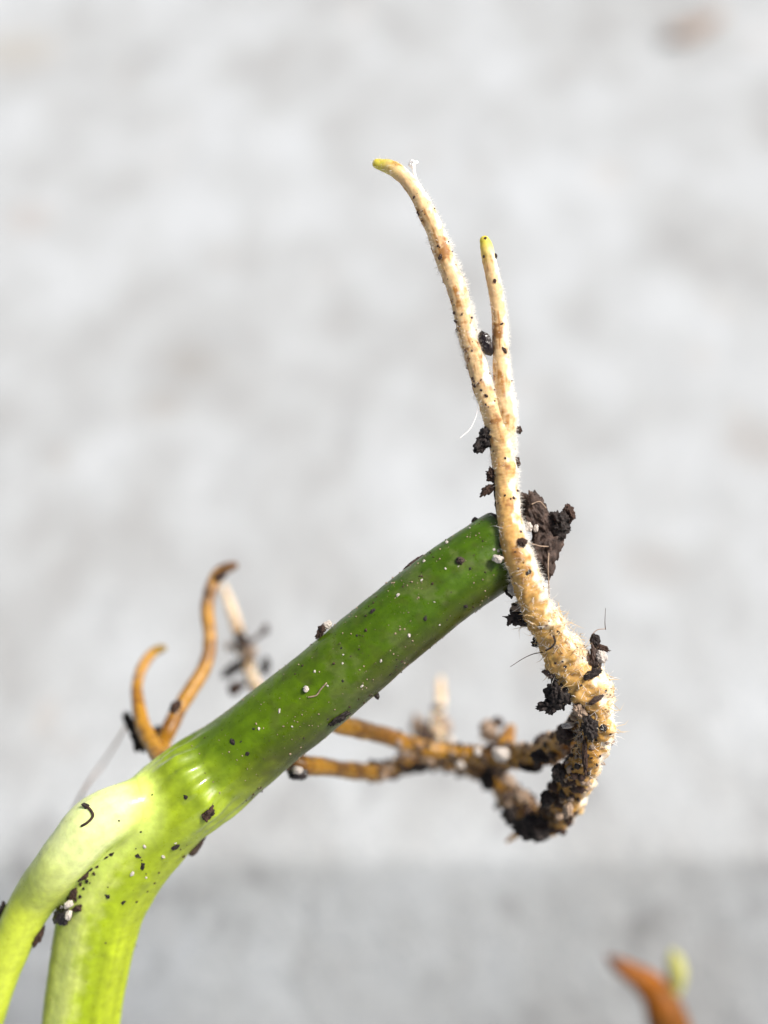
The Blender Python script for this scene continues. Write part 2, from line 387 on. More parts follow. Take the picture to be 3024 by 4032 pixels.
# pale main root: long tip, down in front of the cut end, round the bottom and back to the stem
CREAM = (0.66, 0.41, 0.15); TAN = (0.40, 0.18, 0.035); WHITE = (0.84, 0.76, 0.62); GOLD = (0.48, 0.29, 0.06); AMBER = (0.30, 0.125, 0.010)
def root_col(L0):
    def f(q, s, u, th, nn):
        s = s + L0
        n1 = fbm(q, 5); n2 = fbm(q, 22, 2); n3 = fbm(q + Vector((9, 3, 1)), 11)
        fib = fbm((math.cos(th) * 4.5, math.sin(th) * 4.5, s * 0.007 + L0), 1.0)                             # lengthwise fibres
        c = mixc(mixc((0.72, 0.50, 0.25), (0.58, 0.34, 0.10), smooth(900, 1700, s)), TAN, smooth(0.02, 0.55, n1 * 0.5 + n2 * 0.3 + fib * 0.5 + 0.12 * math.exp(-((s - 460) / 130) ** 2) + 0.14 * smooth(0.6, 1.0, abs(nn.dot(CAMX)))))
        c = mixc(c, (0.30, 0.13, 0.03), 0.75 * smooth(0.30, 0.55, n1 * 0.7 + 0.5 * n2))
        c = mixc(c, WHITE, 0.9 * smooth(0.2, 0.65, 0.7 * n3 + 0.75 * nn.dot(CAMX)))  # pale hair mat, plus the sunlit right edge painted into the colour
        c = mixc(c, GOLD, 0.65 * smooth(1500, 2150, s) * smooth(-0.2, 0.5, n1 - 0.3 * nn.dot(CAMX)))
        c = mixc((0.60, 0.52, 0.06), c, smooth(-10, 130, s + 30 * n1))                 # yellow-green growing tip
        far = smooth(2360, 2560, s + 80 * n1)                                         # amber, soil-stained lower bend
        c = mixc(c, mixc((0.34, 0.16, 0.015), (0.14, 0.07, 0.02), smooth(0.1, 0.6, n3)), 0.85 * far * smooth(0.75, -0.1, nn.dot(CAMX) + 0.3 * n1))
        return tuple(max(0.004, x) for x in c)
    return f
def root_disp(a, b):
    def f(q, s, u, th, r, nn):
        k = 1 + 1.6 * smooth(1750, 2100, s)
        return r * (a * k * fbm(q, 5) + 0.16 * smooth(1800, 2150, s) * fbm(q + Vector((3, 1, 5)), 2.6) + b * k * fbm(q, 20, 2) + 0.010 * math.sin(s * 0.45 + 5 * fbm(q, 9)))
    return f
main_pts = [(1487, 645, .05, 21), (1524, 655, .03, 27), (1559, 671, 0, 29), (1607, 714, 0, 29), (1651, 777, 0, 33), (1689, 854, 0, 36), (1728, 946, 0, 38), (1757, 1032, 0, 38), (1795, 1129, 0, 38), (1824, 1235, 0, 37), (1843, 1331, 0, 37),
    (1865, 1384, 0, 38), (1890, 1481, 0, 40), (1919, 1570, 0, 43), (1947, 1640, 0, 48), (1970, 1710, 0, 54), (1982, 1790, 0, 50), (1991, 1891, -.02, 46), (1998, 1975, -.08, 46), (2008, 2060, -.16, 49), (2028, 2150, -.24, 53), (2055, 2235, -.24, 58),
    (2085, 2320, -.2, 60), (2125, 2410, -.14, 62), (2168, 2490, -.08, 68), (2205, 2550, -.04, 77), (2255, 2620, 0, 82), (2310, 2700, 0, 82), (2342, 2775, .02, 76), (2352, 2855, .06, 68), (2335, 2935, .15, 62), (2296, 3015, .3, 62), (2250, 3095, .5, 66), (2225, 3165, .65, 62), (2180, 3225, .8, 58), (2110, 3240, .95, 62), (2050, 3190, 1.1, 58)]
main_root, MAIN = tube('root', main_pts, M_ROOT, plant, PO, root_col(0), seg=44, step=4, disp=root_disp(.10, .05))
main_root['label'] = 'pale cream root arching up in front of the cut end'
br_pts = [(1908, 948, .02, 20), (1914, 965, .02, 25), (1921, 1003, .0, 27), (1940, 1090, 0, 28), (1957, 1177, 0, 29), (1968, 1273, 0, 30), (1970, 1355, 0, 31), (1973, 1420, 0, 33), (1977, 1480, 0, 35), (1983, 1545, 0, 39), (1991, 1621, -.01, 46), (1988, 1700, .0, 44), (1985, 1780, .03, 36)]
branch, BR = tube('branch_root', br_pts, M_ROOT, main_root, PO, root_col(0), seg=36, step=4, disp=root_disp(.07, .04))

# amber roots behind
def amber_col(dark=1.0, tip=None):
    def f(q, s, u, th, nn):
        n1 = fbm(q, 3); n2 = fbm(q, 12)
        c = mixc((0.38, 0.185, 0.012), (0.22, 0.095, 0.008), smooth(-0.2, 0.5, n1 + 0.4 * n2))
        if tip: c = mixc(tip, c, smooth(20, 120, s + 20 * n1))
        c = mixc(c, (0.16, 0.07, 0.015), 0.6 * smooth(0.3, 0.6, n2))
        return tuple(max(0.004, x * dark) for x in c)
    return f
aw = lambda q, s, u, th, r, nn: r * (0.11 * fbm(q, 3.5) + 0.05 * fbm(q, 14) - 0.06)
r_up, RU = tube('root', [(1240, 2800, .75, 40), (1310, 2845, .85, 39), (1400, 2868, .95, 39), (1500, 2893, 1.05, 38), (1600, 2925, 1.1, 37), (1700, 2952, 1.15, 38), (1800, 2966, 1.15, 40), (1900, 2976, 1.1, 45), (2000, 2980, 1.0, 52), (2100, 2975, .85, 55), (2190, 2940, .65, 60), (2262, 2870, .4, 52), (2310, 2800, .2, 40)], M_BROWN, plant, PO, amber_col(), seg=30, step=5, disp=aw)
r_up['label'] = 'amber root leaving the underside of the stem, upper of two'
r_lo, RL = tube('root', [(1100, 2975, .9, 44), (1180, 3008, 1.0, 42), (1290, 3022, 1.15, 38), (1390, 3034, 1.25, 38), (1480, 3038, 1.3, 38), (1560, 3020, 1.35, 38), (1640, 2995, 1.4, 36), (1740, 2995, 1.4, 38), (1830, 3010, 1.4, 44), (1910, 3040, 1.35, 48), (1975, 3095, 1.3, 52), (2030, 3160, 1.2, 62), (2090, 3215, 1.05, 66)], M_BROWN, plant, PO, amber_col(.8), seg=30, step=5, disp=aw)
r_lo['label'] = 'darker amber root bowing below the upper one'
r_s, RS = tube('root', [(920, 2228, 1.55, 20), (895, 2236, 1.55, 25), (866, 2254, 1.55, 28), (834, 2306, 1.5, 29), (816, 2391, 1.45, 28), (824, 2478, 1.4, 29), (824, 2564, 1.35, 30), (795, 2646, 1.3, 31), (747, 2724, 1.25, 33), (699, 2805, 1.2, 35), (668, 2873, 1.15, 35), (640, 2940, 1.1, 34), (650, 3030, .7, 30)], M_BROWN, plant, PO, amber_col(1.05, (0.16, 0.075, 0.022)), seg=28, step=5, disp=aw)
r_s['label'] = 'taller S-shaped amber root standing up behind the stem'
r_c, RC = tube('root', [(640, 2553, 1.45, 18), (620, 2560, 1.45, 22), (590, 2582, 1.4, 24), (556, 2637, 1.35, 24), (540, 2704, 1.3, 25), (545, 2777, 1.2, 28), (560, 2849, 1.1, 32), (585, 2905, 1.0, 36), (612, 2955, .9, 35), (660, 3050, .6, 30)], M_BROWN, plant, PO, amber_col(1.12, (0.26, 0.17, 0.03)), seg=28, step=5, disp=aw)
r_c['label'] = 'shorter hooked amber root beside the S-shaped one'
def pale_col(q, s, u, th, nn):
    n2 = fbm(q, 6); c = mixc((0.78, 0.62, 0.42), (0.45, 0.28, 0.12), smooth(0.0, 0.5, n2)); return c
r_p, RP = tube('root', [(880, 2312, 2.2, 14), (890, 2340, 2.2, 18), (911, 2401, 2.15, 23), (935, 2478, 2.1, 26), (964, 2574, 2.0, 28), (993, 2671, 1.9, 30), (1040, 2780, 1.6, 32), (1080, 2860, 1.2, 32)], M_ROOT, plant, PO, pale_col, seg=24, step=5, disp=aw)
r_p['label'] = 'thin pale root rising behind the stem, hung with soil'
r_t, RT = tube('branch_root', [(1736, 2672, 2.1, 12), (1732, 2700, 2.1, 19), (1736, 2760, 2.05, 22), (1722, 2815, 2.0, 27), (1716, 2870, 1.9, 30), (1735, 2925, 1.6, 30), (1780, 2965, 1.3, 28)], M_ROOT, r_up, PO, pale_col, seg=24, step=5, disp=aw)
r_k, RK = tube('branch_root', [(2010, 2870, 1.3, 24), (2000, 2900, 1.25, 36), (1985, 2940, 1.15, 40), (1975, 2975, 1.1, 40)], M_BROWN, r_up, PO, amber_col(1.2), seg=24, step=5, disp=aw)
r_b, RB = tube('branch_root', [(1998, 3312, 1.1, 9), (2018, 3297, 1.08, 13), (2045, 3275, 1.05, 15), (2085, 3240, 1.0, 16)], M_BROWN, main_root, PO, amber_col(1.3), seg=18, step=5, disp=aw)

# ------------------------------------------------------------------ root hairs
def hairs(name, data, parent, n, lo, hi, width, keep, seed, mat=M_HAIR, lift=1.0):
    g = random.Random(seed); V, F = [], []
    m = data['seg'] * data['n']
    made = 0; tries = 0
    while made < n and tries < n * 30:
        tries += 1
        i = g.randrange(m)
        s, u, th, r = data['I'][i]; nn = data['N'][i]; p = data['V'][i]
        if g.random() > keep(s, nn, p): continue
        made += 1
        ln = (lo + (hi - lo) * g.random() ** 2.0) * K * (0.6 if s > 1900 and lift > .5 else 1.0)
        rv = Vector((g.gauss(0, 1), g.gauss(0, 1), g.gauss(0, 1)))
        d = (nn * lift + rv * 0.55).normalized(); d2 = (d + Vector((g.gauss(0, .5), g.gauss(0, .5), g.gauss(0, .5)))).normalized()
        a = d.orthogonal().normalized(); b = d.cross(a); wd = width * K * (0.6 + 0.8 * g.random())
        base = len(V)
        for k in range(3):
            e = a * math.cos(k * 2.094) + b * math.sin(k * 2.094)
            V.append(p - d * 0.004 + e * wd); V.append(p + d * ln * 0.55 + e * wd * 0.7)
        V.append(p + d * ln * 0.55 + d2 * ln * 0.45)
        for k in range(3):
            j = (k + 1) % 3
            F.append((base + 2 * k, base + 2 * j, base + 2 * j + 1, base + 2 * k + 1)); F.append((base + 2 * k + 1, base + 2 * j + 1, base + 6))
    o = mesh_obj(name, V, F, mat, parent, PO); o['kind'] = 'stuff'; return o
def keep_main(s, nn, p):
    if s < 90: return 0.03
    k = 0.03 + 0.97 * smooth(0.45, 0.98, nn.dot(CAMX)) + 0.22 * smooth(0.5, 0.95, -nn.dot(CAMX))
    k *= smooth(90, 350, s) * (1.0 if s < 2450 else 0.35)
    k *= 0.15 + 1.2 * smooth(-0.15, 0.4, fbm(p, 3.5))
    return k
hairs('root_hairs', MAIN, main_root, 14000, 5, 30, 0.42, keep_main, 1)
hairs('root_fuzz', MAIN, main_root, 1500, 14, 60, 0.9, lambda s, nn, p: smooth(1500, 2000, s) * smooth(2750, 2450, s) * (0.3 + 0.7 * smooth(-.1, .4, fbm(p, 6))), 4, lift=0.12)
hairs('frayed_fibres', MAIN, main_root, 420, 30, 95, 1.5, lambda s, nn, p: smooth(1800, 2050, s) * smooth(2650, 2450, s) * (0.2 + 0.8 * smooth(0, .4, fbm(p, 5))), 5, mat=make_mat('frayed_skin', color=(0.66, 0.46, 0.22), rough=0.6), lift=0.16)
hairs('root_hairs', BR, branch, 2600, 5, 22, 0.42, lambda s, nn, p: smooth(60, 300, s) * (0.03 + 0.97 * smooth(0.45, 0.95, nn.dot(CAMX)) + 0.2 * smooth(0.5, 0.95, -nn.dot(CAMX))), 2)
hairs('root_hairs', RP, r_p, 500, 6, 24, 1.2, lambda s, nn, p: 0.6, 3)

# ------------------------------------------------------------------ soil, grit and fibres
_all_v, _all_f = [], []
for v, f in BVH_SRC:
    o = len(_all_v); _all_v += v; _all_f += [tuple(i + o for i in q) for q in f]
BVH = BVHTree.FromPolygons([tuple(v) for v in _all_v], _all_f)
def surf(px, py):
    d = (P(px, py, 0) - CAMP).normalized()
    h = BVH.ray_cast(CAMP, d, 60)
    return h[0], h[1]
def ico(sub):
    bm = bmesh.new(); bmesh.ops.create_icosphere(bm, subdivisions=sub, radius=1.0)
    v = [x.co.copy() for x in bm.verts]; f = [tuple(y.index for y in x.verts) for x in bm.faces]; bm.free(); return v, f
ICO = {k: ico(k) for k in (1, 2, 3, 4, 5)}
def rock(sub, rx, ry, rz, ang, seed, rough, jag=0.0, basis=None):
    """points of a crumb around the origin; rx, ry in the picture plane (turned by ang), rz along the view"""
    v, f = ICO[sub]; off = Vector((seed * 1.7, seed * 0.9, -seed * 2.3))
    X, Y, Z = basis or (CAMX, CAMY, CAMZ)
    ca, sa = math.cos(ang), math.sin(ang); out = []
    for p in v:
        k = 1 + 0.8 * rough * noise.fractal(p * 1.3 + off, 1.0, 2.0, 4)
        if sub >= 3: k += 0.35 * rough * noise.fractal(p * 4.5 + off, 1.0, 2.0, 3) + 0.13 * rough * (noise.cell(p * 3.6 + off) - 0.5) + 0.10 * rough * (noise.cell(p * 8 + off) - 0.5)
        if jag: k += 0.5 * jag * (noise.voronoi(p * 2.2 + off)[0][0] - 0.35)
        x, y, z = p.x * rx * k, p.y * ry * k, p.z * rz * k
        out.append(X * (x * ca - y * sa) + Y * (x * sa + y * ca) + Z * z)
    return out, f
_seed = [0]
def crumb(name, px, py, rx, ry, ang=0, mat=M_SOIL, d=None, rz=None, rough=0.55, jag=0.5, sub=5, label=None, cat='soil crumb', group=None, sink=0.35):
    _seed[0] += 1
    rz = rz if rz is not None else min(rx, ry)
    if d is None:
        p, nn = surf(px, py)
        if p is None:
            p, nn = BVH.find_nearest(P(px, py, 0.1))[:2]; p = p + nn * 0.3 * rz * K
        else: p = p + CAMZ * rz * K * (1 - 2 * sink)
        dd = 0
    else: p = P(px, py, d); dd = d
    s = K * (D0 + dd) / D0
    v, f = rock(sub, rx * s, ry * s, rz * s, R(ang), _seed[0], rough, jag)
    o = mesh_obj(name, [p + q for q in v], f, mat, None, p, smooth=sub >= 3)
    return tag(o, label, cat, group)
def strand(name, pts, r0, r1, mat, label, cat='fibre', group=None):
    n = len(pts); q = [(a, b, d, r0 + (r1 - r0) * i / (n - 1)) for i, (a, b, d) in enumerate(pts)]
    org = P(*pts[0])
    o, _ = tube(name, q, mat, None, org, lambda *a: (1, 1, 1), seg=8, step=6, solid=False)
    o.location = org
    return tag(o, label, cat, group)

# large pieces, each with its own label
crumb('seed_husk', 1912, 1352, 26, 52, 20, M_SEED, d=-.03, rz=24, rough=.22, jag=.0, sub=5, label='glossy dark oval husk wedged between the two pale root tips', cat='husk')
crumb('soil_crumb', 1918, 1722, 30, 46, -38, M_SOIL, d=-.02, rz=26, rough=.8, jag=1.0, sub=5, label='jagged black crumb stuck to the left of the root below its fork')
crumb('soil_crumb', 1890, 1766, 14, 22, -70, M_SOIL, d=-.02, rz=12, rough=.9, jag=1.0, label='small pointed black crumb hanging below the jagged one under the root fork')
crumb('soil_crumb', 1940, 1872, 20, 24, 10, M_SOIL2, d=-.02, rz=16, rough=.8, jag=.9, label='brown crumb on the left of the root just above the cut end')
crumb('soil_crumb', 1926, 1925, 30, 13, 40, M_SOIL2, d=-.02, rz=13, rough=.9, jag=.9, label='curled brown crumb jutting left where the root meets the cut end')
crumb('soil_crumb', 1966, 2010, 14, 90, 6, M_SOIL, d=.03, rz=16, rough=.7, jag=.7, label='long dark sliver along the left edge of the root at the cut end')
crumb('bark_chip', 2112, 2030, 50, 96, 24, M_BARK, d=.10, rz=44, rough=.45, jag=.7, sub=5, label='upper grey-brown bark chip behind the root at the cut end', cat='bark chip')
crumb('bark_chip', 2146, 2162, 56, 94, -10, M_BARK, d=.12, rz=46, rough=.5, jag=.8, sub=5, label='lower grey-brown bark chip behind the root at the cut end', cat='bark chip')
crumb('soil_crumb', 2205, 2060, 46, 44, 20, M_SOIL, d=.08, rz=38, rough=.7, jag=.9, sub=5, label='dark knob of soil sticking out right of the bark chips')
crumb('soil_crumb', 2238, 2025, 22, 30, 10, M_SOIL2, d=.08, rz=20, rough=.8, jag=.9, label='small brown lump crowning the dark knob of soil')
crumb('perlite_grain', 2082, 2075, 13, 20, 10, M_PERL, d=-.02, rz=12, rough=.4, jag=.3, label='white grain in the gap between root and upper bark chip', cat='perlite grain')
crumb('perlite_grain', 2110, 2080, 9, 16, -10, M_PERL, d=-.03, rz=9, rough=.4, jag=.3, label='thin white flake on the bark chip beside the root', cat='perlite grain')
strand('fibre', [(2095, 2142, -.05), (2125, 2150, -.06), (2158, 2152, -.05)], 3.5, 2.5, M_GRIT, 'short pale fibre lying level across the lower bark chip')
strand('fibre', [(2160, 2180, -.06), (2158, 2230, -.07), (2160, 2280, -.05), (2163, 2365, .0)], 3.5, 2.0, M_GRIT, 'upright pale fibre crossing the lower end of the bark chip')
strand('fibre', [(2095, 1985, .0), (2125, 1975, .0), (2150, 2000, 0)], 3, 2, M_GRIT, 'pale bent fibre on the upper bark chip')
crumb('soil_crumb', 2057, 2136, 17, 16, 30, M_SOIL2, rough=.6, jag=.8, label='reddish brown crumb on the front of the root beside the bark chips')
crumb('soil_crumb', 2037, 1818, 11, 18, 15, M_SOIL2, d=0, rough=.6, jag=.6, label='brown crumb on the right edge of the root above the bark chips')
crumb('soil_crumb', 2042, 1694, 13, 14, 15, M_SOIL2, d=0, rough=.6, jag=.8, label='reddish crumb on the right edge of the root below its fork')
crumb('perlite_grain', 1960, 2200, 22, 15, -10, M_PERL, d=-.3, rz=14, rough=.35, jag=.3, label='white grain on the stem end just left of the root', cat='perlite grain')
crumb('perlite_grain', 2020, 2322, 19, 24, 25, M_PERL, d=-.1, rz=16, rough=.4, jag=.3, label='cream grain under the stem end against the root', cat='perlite grain')
crumb('soil_crumb', 2003, 2330, 12, 26, 30, M_SOIL, d=-.02, rough=.6, jag=.7, label='black crumb on the lower corner of the stem end')
crumb('grit_flake', 2042, 2388, 30, 16, 15, M_GRIT, d=-.1, rz=12, rough=.6, jag=.8, label='tan flake below the stem end against the root', cat='grit')
crumb('soil_crumb', 2048, 2374, 28, 7, 12, M_SOIL2, d=-.13, rz=8, rough=.6, jag=.8, label='thin brown splinter over the tan flake below the stem end')
crumb('soil_crumb', 2046, 2434, 46, 25, -8, M_SOIL, d=-.1, rz=22, rough=.7, jag=.9, sub=5, label='black blocky crumb jutting left from the root below the stem end')
crumb('soil_crumb', 2006, 2445, 9, 18, -10, M_SOIL, d=-.1, rough=.7, jag=.9, label='small black hook on the free end of the blocky crumb')
crumb('soil_crumb', 2112, 2530, 17, 17, 0, M_SOIL, d=-.02, rough=.8, jag=.9, label='small black crumb on the left of the root above its thick bend')
strand('fibre', [(2180, 2505, -.24), (2186, 2528, -.25), (2172, 2548, -.25), (2150, 2561, -.24)], 4.5, 4, M_SOIL, 'hooked dark thread on the front of the thick root')
crumb('soil_crumb', 2343, 2522, 20, 24, 0, M_SOIL, d=-.02, rz=20, rough=.5, jag=.5, label='round black crumb topping the right side of the thick bend')
crumb('soil_crumb', 2368, 2552, 30, 13, -20, M_SOIL2, d=-.02, rough=.8, jag=.9, label='pointed brown crumb jutting right from the thick bend')
crumb('soil_crumb', 2345, 2600, 18, 52, 10, M_BARK, d=-.1, rz=16, rough=.7, jag=.9, label='upright brown sliver beside the bright white grain on the thick bend')
crumb('perlite_grain', 2368, 2584, 20, 24, 10, M_PERL, d=-.12, rz=16, rough=.5, jag=.6, label='bright white grain on the right of the thick bend', cat='perlite grain')
crumb('soil_crumb', 2332, 2652, 34, 14, 25, M_SOIL, d=-.19, rz=12, rough=.7, jag=.8, label='dark splinter slanting across the thick bend under the white grain')
crumb('soil_crumb', 2200, 2725, 44, 56, 10, M_SOIL, d=-.03, rz=42, rough=.6, jag=1.0, sub=5, label='largest black clod in the hollow of the root bend')
crumb('soil_crumb', 2168, 2778, 42, 26, 18, M_SOIL, d=-.02, rz=28, rough=.7, jag=1.0, sub=5, label='black jagged foot of the largest clod pointing left')
crumb('bark_chip', 2180, 2660, 38, 16, -28, M_BARK, d=-.06, rz=14, rough=.6, jag=.8, label='grey-brown chip lying on top of the largest black clod', cat='bark chip')
crumb('soil_crumb', 2346, 2756, 30, 11, 32, M_BARK, d=-.19, rz=11, rough=.5, jag=.6, label='reddish brown peg lying on the bright face of the root bend')
crumb('soil_crumb', 2325, 2870, 26, 42, 20, M_SOIL, d=-.12, rz=18, rough=.8, jag=1.0, label='black patch of soil on the inner edge of the lower bend')
crumb('soil_grain', 2376, 2866, 15, 14, 0, M_SEED, d=-.1, rz=12, rough=.3, jag=.3, label='shiny dark grain on the outer edge of the lower bend', cat='grain')
crumb('grit_flake', 2280, 2800, 20, 28, 30, M_GRIT, d=-.1, rough=.7, jag=.8, label='tan flake at the inner edge of the bend below the black clod', cat='grit')
crumb('grit_flake', 2235, 2855, 20, 12, 15, M_PERL, d=.1, rough=.6, jag=.6, label='cream flake perched on the inner corner of the bend', cat='grit')
crumb('soil_crumb', 2303, 2980, 9, 72, 2, M_SOIL2, d=.02, rz=9, rough=.6, jag=.6, label='thin dark crevice line running down the lower bend')  # dark sliver stands in for the dark crevice between the strands
# lower, blurred loop
crumb('soil_crumb', 2100, 3258, 64, 44, 0, M_SOIL, d=.68, rz=46, rough=.6, jag=.8, sub=5, label='biggest black clod under the lowest point of the root loop')
crumb('soil_crumb', 2006, 3215, 26, 34, 10, M_SOIL, d=.9, rough=.6, jag=.8, label='black crumb on the lower left corner of the root loop')
crumb('soil_crumb', 2152, 3145, 26, 30, 0, M_SOIL, d=.45, rough=.5, jag=.7, label='black crumb at the right inside of the root loop')
crumb('soil_crumb', 2200, 3045, 24, 34, 15, M_SOIL, d=.28, rough=.6, jag=.8, label='black crumb right of the bright gap in the root loop')
crumb('soil_crumb', 2125, 2978, 32, 22, -15, M_SOIL, d=.45, rough=.6, jag=.8, label='black crumb on the upper strand above the bright gap')
crumb('soil_crumb', 2085, 3025, 44, 14, -8, M_SOIL, d=.8, rough=.6, jag=.8, label='dark crumb hanging under the upper strand into the gap')
crumb('soil_crumb', 1920, 3070, 30, 42, 5, M_SOIL, d=1.1, rough=.4, jag=.5, label='rounded black crumb hanging from the lower amber strand')
crumb('soil_crumb', 1650, 3022, 40, 22, 8, M_SOIL, d=1.2, rough=.6, jag=.7, label='black crumb where the two amber roots cross')
crumb('perlite_grain', 1972, 2968, 36, 28, -15, M_PERL, d=.78, rz=30, rough=.35, jag=.3, sub=5, label='large white grain on the upper amber strand', cat='perlite grain')
crumb('perlite_grain', 1880, 2960, 15, 18, 0, M_PERL, d=.86, rough=.35, jag=.3, label='smaller white grain left of the large one on the amber strand', cat='perlite grain')
crumb('perlite_grain', 1925, 2880, 36, 46, 15, M_GRIT, d=1.3, rz=34, rough=.5, jag=.5, sub=5, label='blurred pale lump standing above the amber strand', cat='perlite grain')
crumb('soil_crumb', 1962, 2842, 24, 18, -30, M_BARK, d=1.3, rough=.6, jag=.6, label='grey crumb capping the blurred pale lump')
crumb('perlite_grain', 1692, 3000, 15, 16, 0, M_GRIT, d=1.1, rough=.35, jag=.3, label='pale grain below the crossing of the amber roots', cat='perlite grain')
crumb('perlite_grain', 1812, 3012, 18, 16, 0, M_PERL, d=1.1, rough=.35, jag=.3, label='white grain on the lower amber strand left of the rounded black crumb', cat='perlite grain')
crumb('perlite_grain', 1768, 2920, 28, 24, 0, M_PERL, d=1.3, rough=.5, jag=.4, label='white grain at the foot of the small upright rootlet', cat='perlite grain')
crumb('grit_flake', 1650, 2865, 30, 58, 8, M_GRIT, d=1.9, rz=30, rough=.5, jag=.5, sub=5, label='blurred tan clod left of the small upright rootlet', cat='grit')
crumb('soil_crumb', 1672, 2868, 18, 30, 5, M_SOIL2, d=1.75, rough=.5, jag=.5, label='dark crumb pressed into the blurred tan clod')
crumb('soil_crumb', 1690, 2905, 44, 24, -15, M_SOIL2, d=1.6, rough=.6, jag=.6, label='brown crumb under the blurred tan clod on the amber root')
crumb('grit_flake', 1745, 2860, 34, 44, 25, M_GRIT, d=1.9, rough=.5, jag=.5, label='blurred cream clod right of the small upright rootlet', cat='grit')
crumb('soil_crumb', 1724, 2788, 22, 18, 10, M_BARK, d=1.85, rough=.5, jag=.5, label='brown crumb half way up the small upright rootlet')
crumb('grit_flake', 2140, 2915, 46, 22, 15, M_BARK, d=.8, rough=.7, jag=.8, label='grey-brown clod riding on the upper strand near the bend', cat='grit')
crumb('soil_crumb', 2235, 2890, 44, 36, 40, M_BARK, d=.35, rough=.7, jag=.9, label='brown clod in the corner where strand and bend join')
crumb('grit_flake', 2050, 3130, 36, 26, -35, M_GRIT, d=.95, rough=.6, jag=.6, label='pale clod lining the lower left of the bright gap', cat='grit')
crumb('grit_flake', 1990, 3065, 40, 24, -40, M_GRIT, d=1.1, rough=.6, jag=.6, label='pale clod lining the upper left of the bright gap', cat='grit')
crumb('perlite_grain', 2200, 3215, 16, 15, 0, M_GRIT, d=.5, rough=.35, jag=.3, label='small cream grain low on the outer bend', cat='perlite grain')
crumb('perlite_grain', 2236, 3185, 20, 26, -20, M_GRIT, d=.4, rough=.4, jag=.3, label='cream grain on the outer edge of the lower bend', cat='perlite grain')
# stem and stalks
crumb('soil_crumb', 246, 3604, 36, 38, 10, M_SEED, d=.42, rz=32, rough=.35, jag=.4, sub=5, label='shiny black clod lodged in the fork of the stalks')
crumb('perlite_grain', 270, 3562, 20, 14, 32, M_PERL, d=.30, rz=12, rough=.3, jag=.2, label='upper white grain on the black clod in the fork', cat='perlite grain')
crumb('perlite_grain', 270, 3604, 13, 20, -20, M_PERL, d=.28, rz=10, rough=.3, jag=.3, label='lower white grain on the black clod in the fork', cat='perlite grain')
crumb('soil_crumb', 310, 3575, 22, 14, 20, M_SOIL2, d=None, rough=.6, jag=.6, label='brown crumb right of the white grains in the fork')
crumb('soil_crumb', 330, 3448, 26, 14, 35, M_SOIL2, d=None, rough=.6, jag=.6, label='dark smear of soil at the top of the fork groove')
crumb('soil_crumb', 290, 3515, 14, 32, -12, M_SOIL2, d=None, rough=.6, jag=.6, label='brown crumb half way down the fork groove')
crumb('soil_crumb', 150, 3690, 14, 40, -28, M_SOIL2, d=.52, rough=.6, jag=.7, label='blurred brown crumb on the inner edge of the thinner stalk')
crumb('soil_crumb', 6, 3590, 12, 36, -15, M_SOIL, d=.55, rough=.5, jag=.5, label='dark crumb on the outer edge of the thinner stalk at the frame')
crumb('bark_chip', 776, 3330, 46, 16, 55, M_BARK, d=.55, rz=12, rough=.4, jag=.5, label='dark flake hanging under the green stem near the fork', cat='bark chip')
crumb('soil_crumb', 1172, 3046, 40, 26, -10, M_SEED, d=.78, rz=26, rough=.35, jag=.4, label='dark bead where the lower amber root leaves the stem')
crumb('perlite_grain', 1172, 3032, 20, 15, 0, M_PERL, d=.66, rz=16, rough=.3, jag=.2, label='white grain on the dark bead under the stem', cat='perlite grain')
crumb('soil_crumb', 1262, 2486, 14, 26, -30, M_SOIL2, d=.12, rough=.6, jag=.7, label='dark crumb on the upper edge of the green stem')
crumb('perlite_grain', 1284, 2462, 24, 14, 25, M_PERL, d=.14, rz=12, rough=.4, jag=.4, label='whitish grain above the dark crumb on the stem edge', cat='perlite grain')
crumb('soil_crumb', 1330, 2828, 42, 15, 32, M_SOIL, d=.02, rz=12, rough=.8, jag=.9, label='black smear under the stem where the upper amber root leaves')
crumb('soil_crumb', 820, 3195, 20, 34, -15, M_SOIL2, rz=10, rough=.7, jag=.8, label='brown crumb low on the stem beside the wet highlights')
crumb('bark_chip', 1616, 2206, 44, 7, 38, M_BARK, d=None, rz=7, rough=.4, jag=.4, label='thin dark splinter lying on the upper edge of the stem', cat='bark chip')
crumb('soil_crumb', 1812, 2208, 15, 13, 0, M_BARK, label='grey crumb on the green stem near the cut end', rough=.5, jag=.6)
crumb('perlite_grain', 1205, 2712, 12, 12, 0, M_PERL, rough=.3, jag=.2, label='brightest white bead on the middle of the green stem', cat='perlite grain')
def on_surf(pts, lift=0.006):
    out = []
    for x, y in pts:
        h, _ = surf(x, y); out.append((x, y, ((h - CAMP).dot(-CAMZ) - D0 - lift) if h else 0.1))
    return out
for i, (x, y, a_, b_, an) in enumerate([(352, 3425, 12, 7, 30), (372, 3440, 9, 7, 0), (345, 3470, 14, 8, 50), (318, 3480, 10, 12, 10), (330, 3500, 8, 7, 0), (300, 3545, 9, 12, 20), (318, 3532, 12, 7, -20), (385, 3412, 10, 6, 25), (420, 3375, 12, 6, 30), (272, 3540, 10, 14, 20)]):
    crumb('soil_crumb', x, y, a_, b_, an, M_SOIL2 if i % 2 else M_SOIL, rz=5, sink=.7, sub=3, label='small brown dirt crumb packed in the groove of the fork', group='dirt in the fork groove')
strand('fibre', on_surf([(1215, 2745), (1245, 2738), (1262, 2715), (1285, 2690)]), 3, 3, M_GRIT, 'branched tan fibre on the middle of the green stem')
strand('fibre', on_surf([(330, 3172), (352, 3184), (366, 3212), (345, 3238), (322, 3252)]), 6, 5, M_SOIL2, 'curled dark thread on the pale upper stalk')
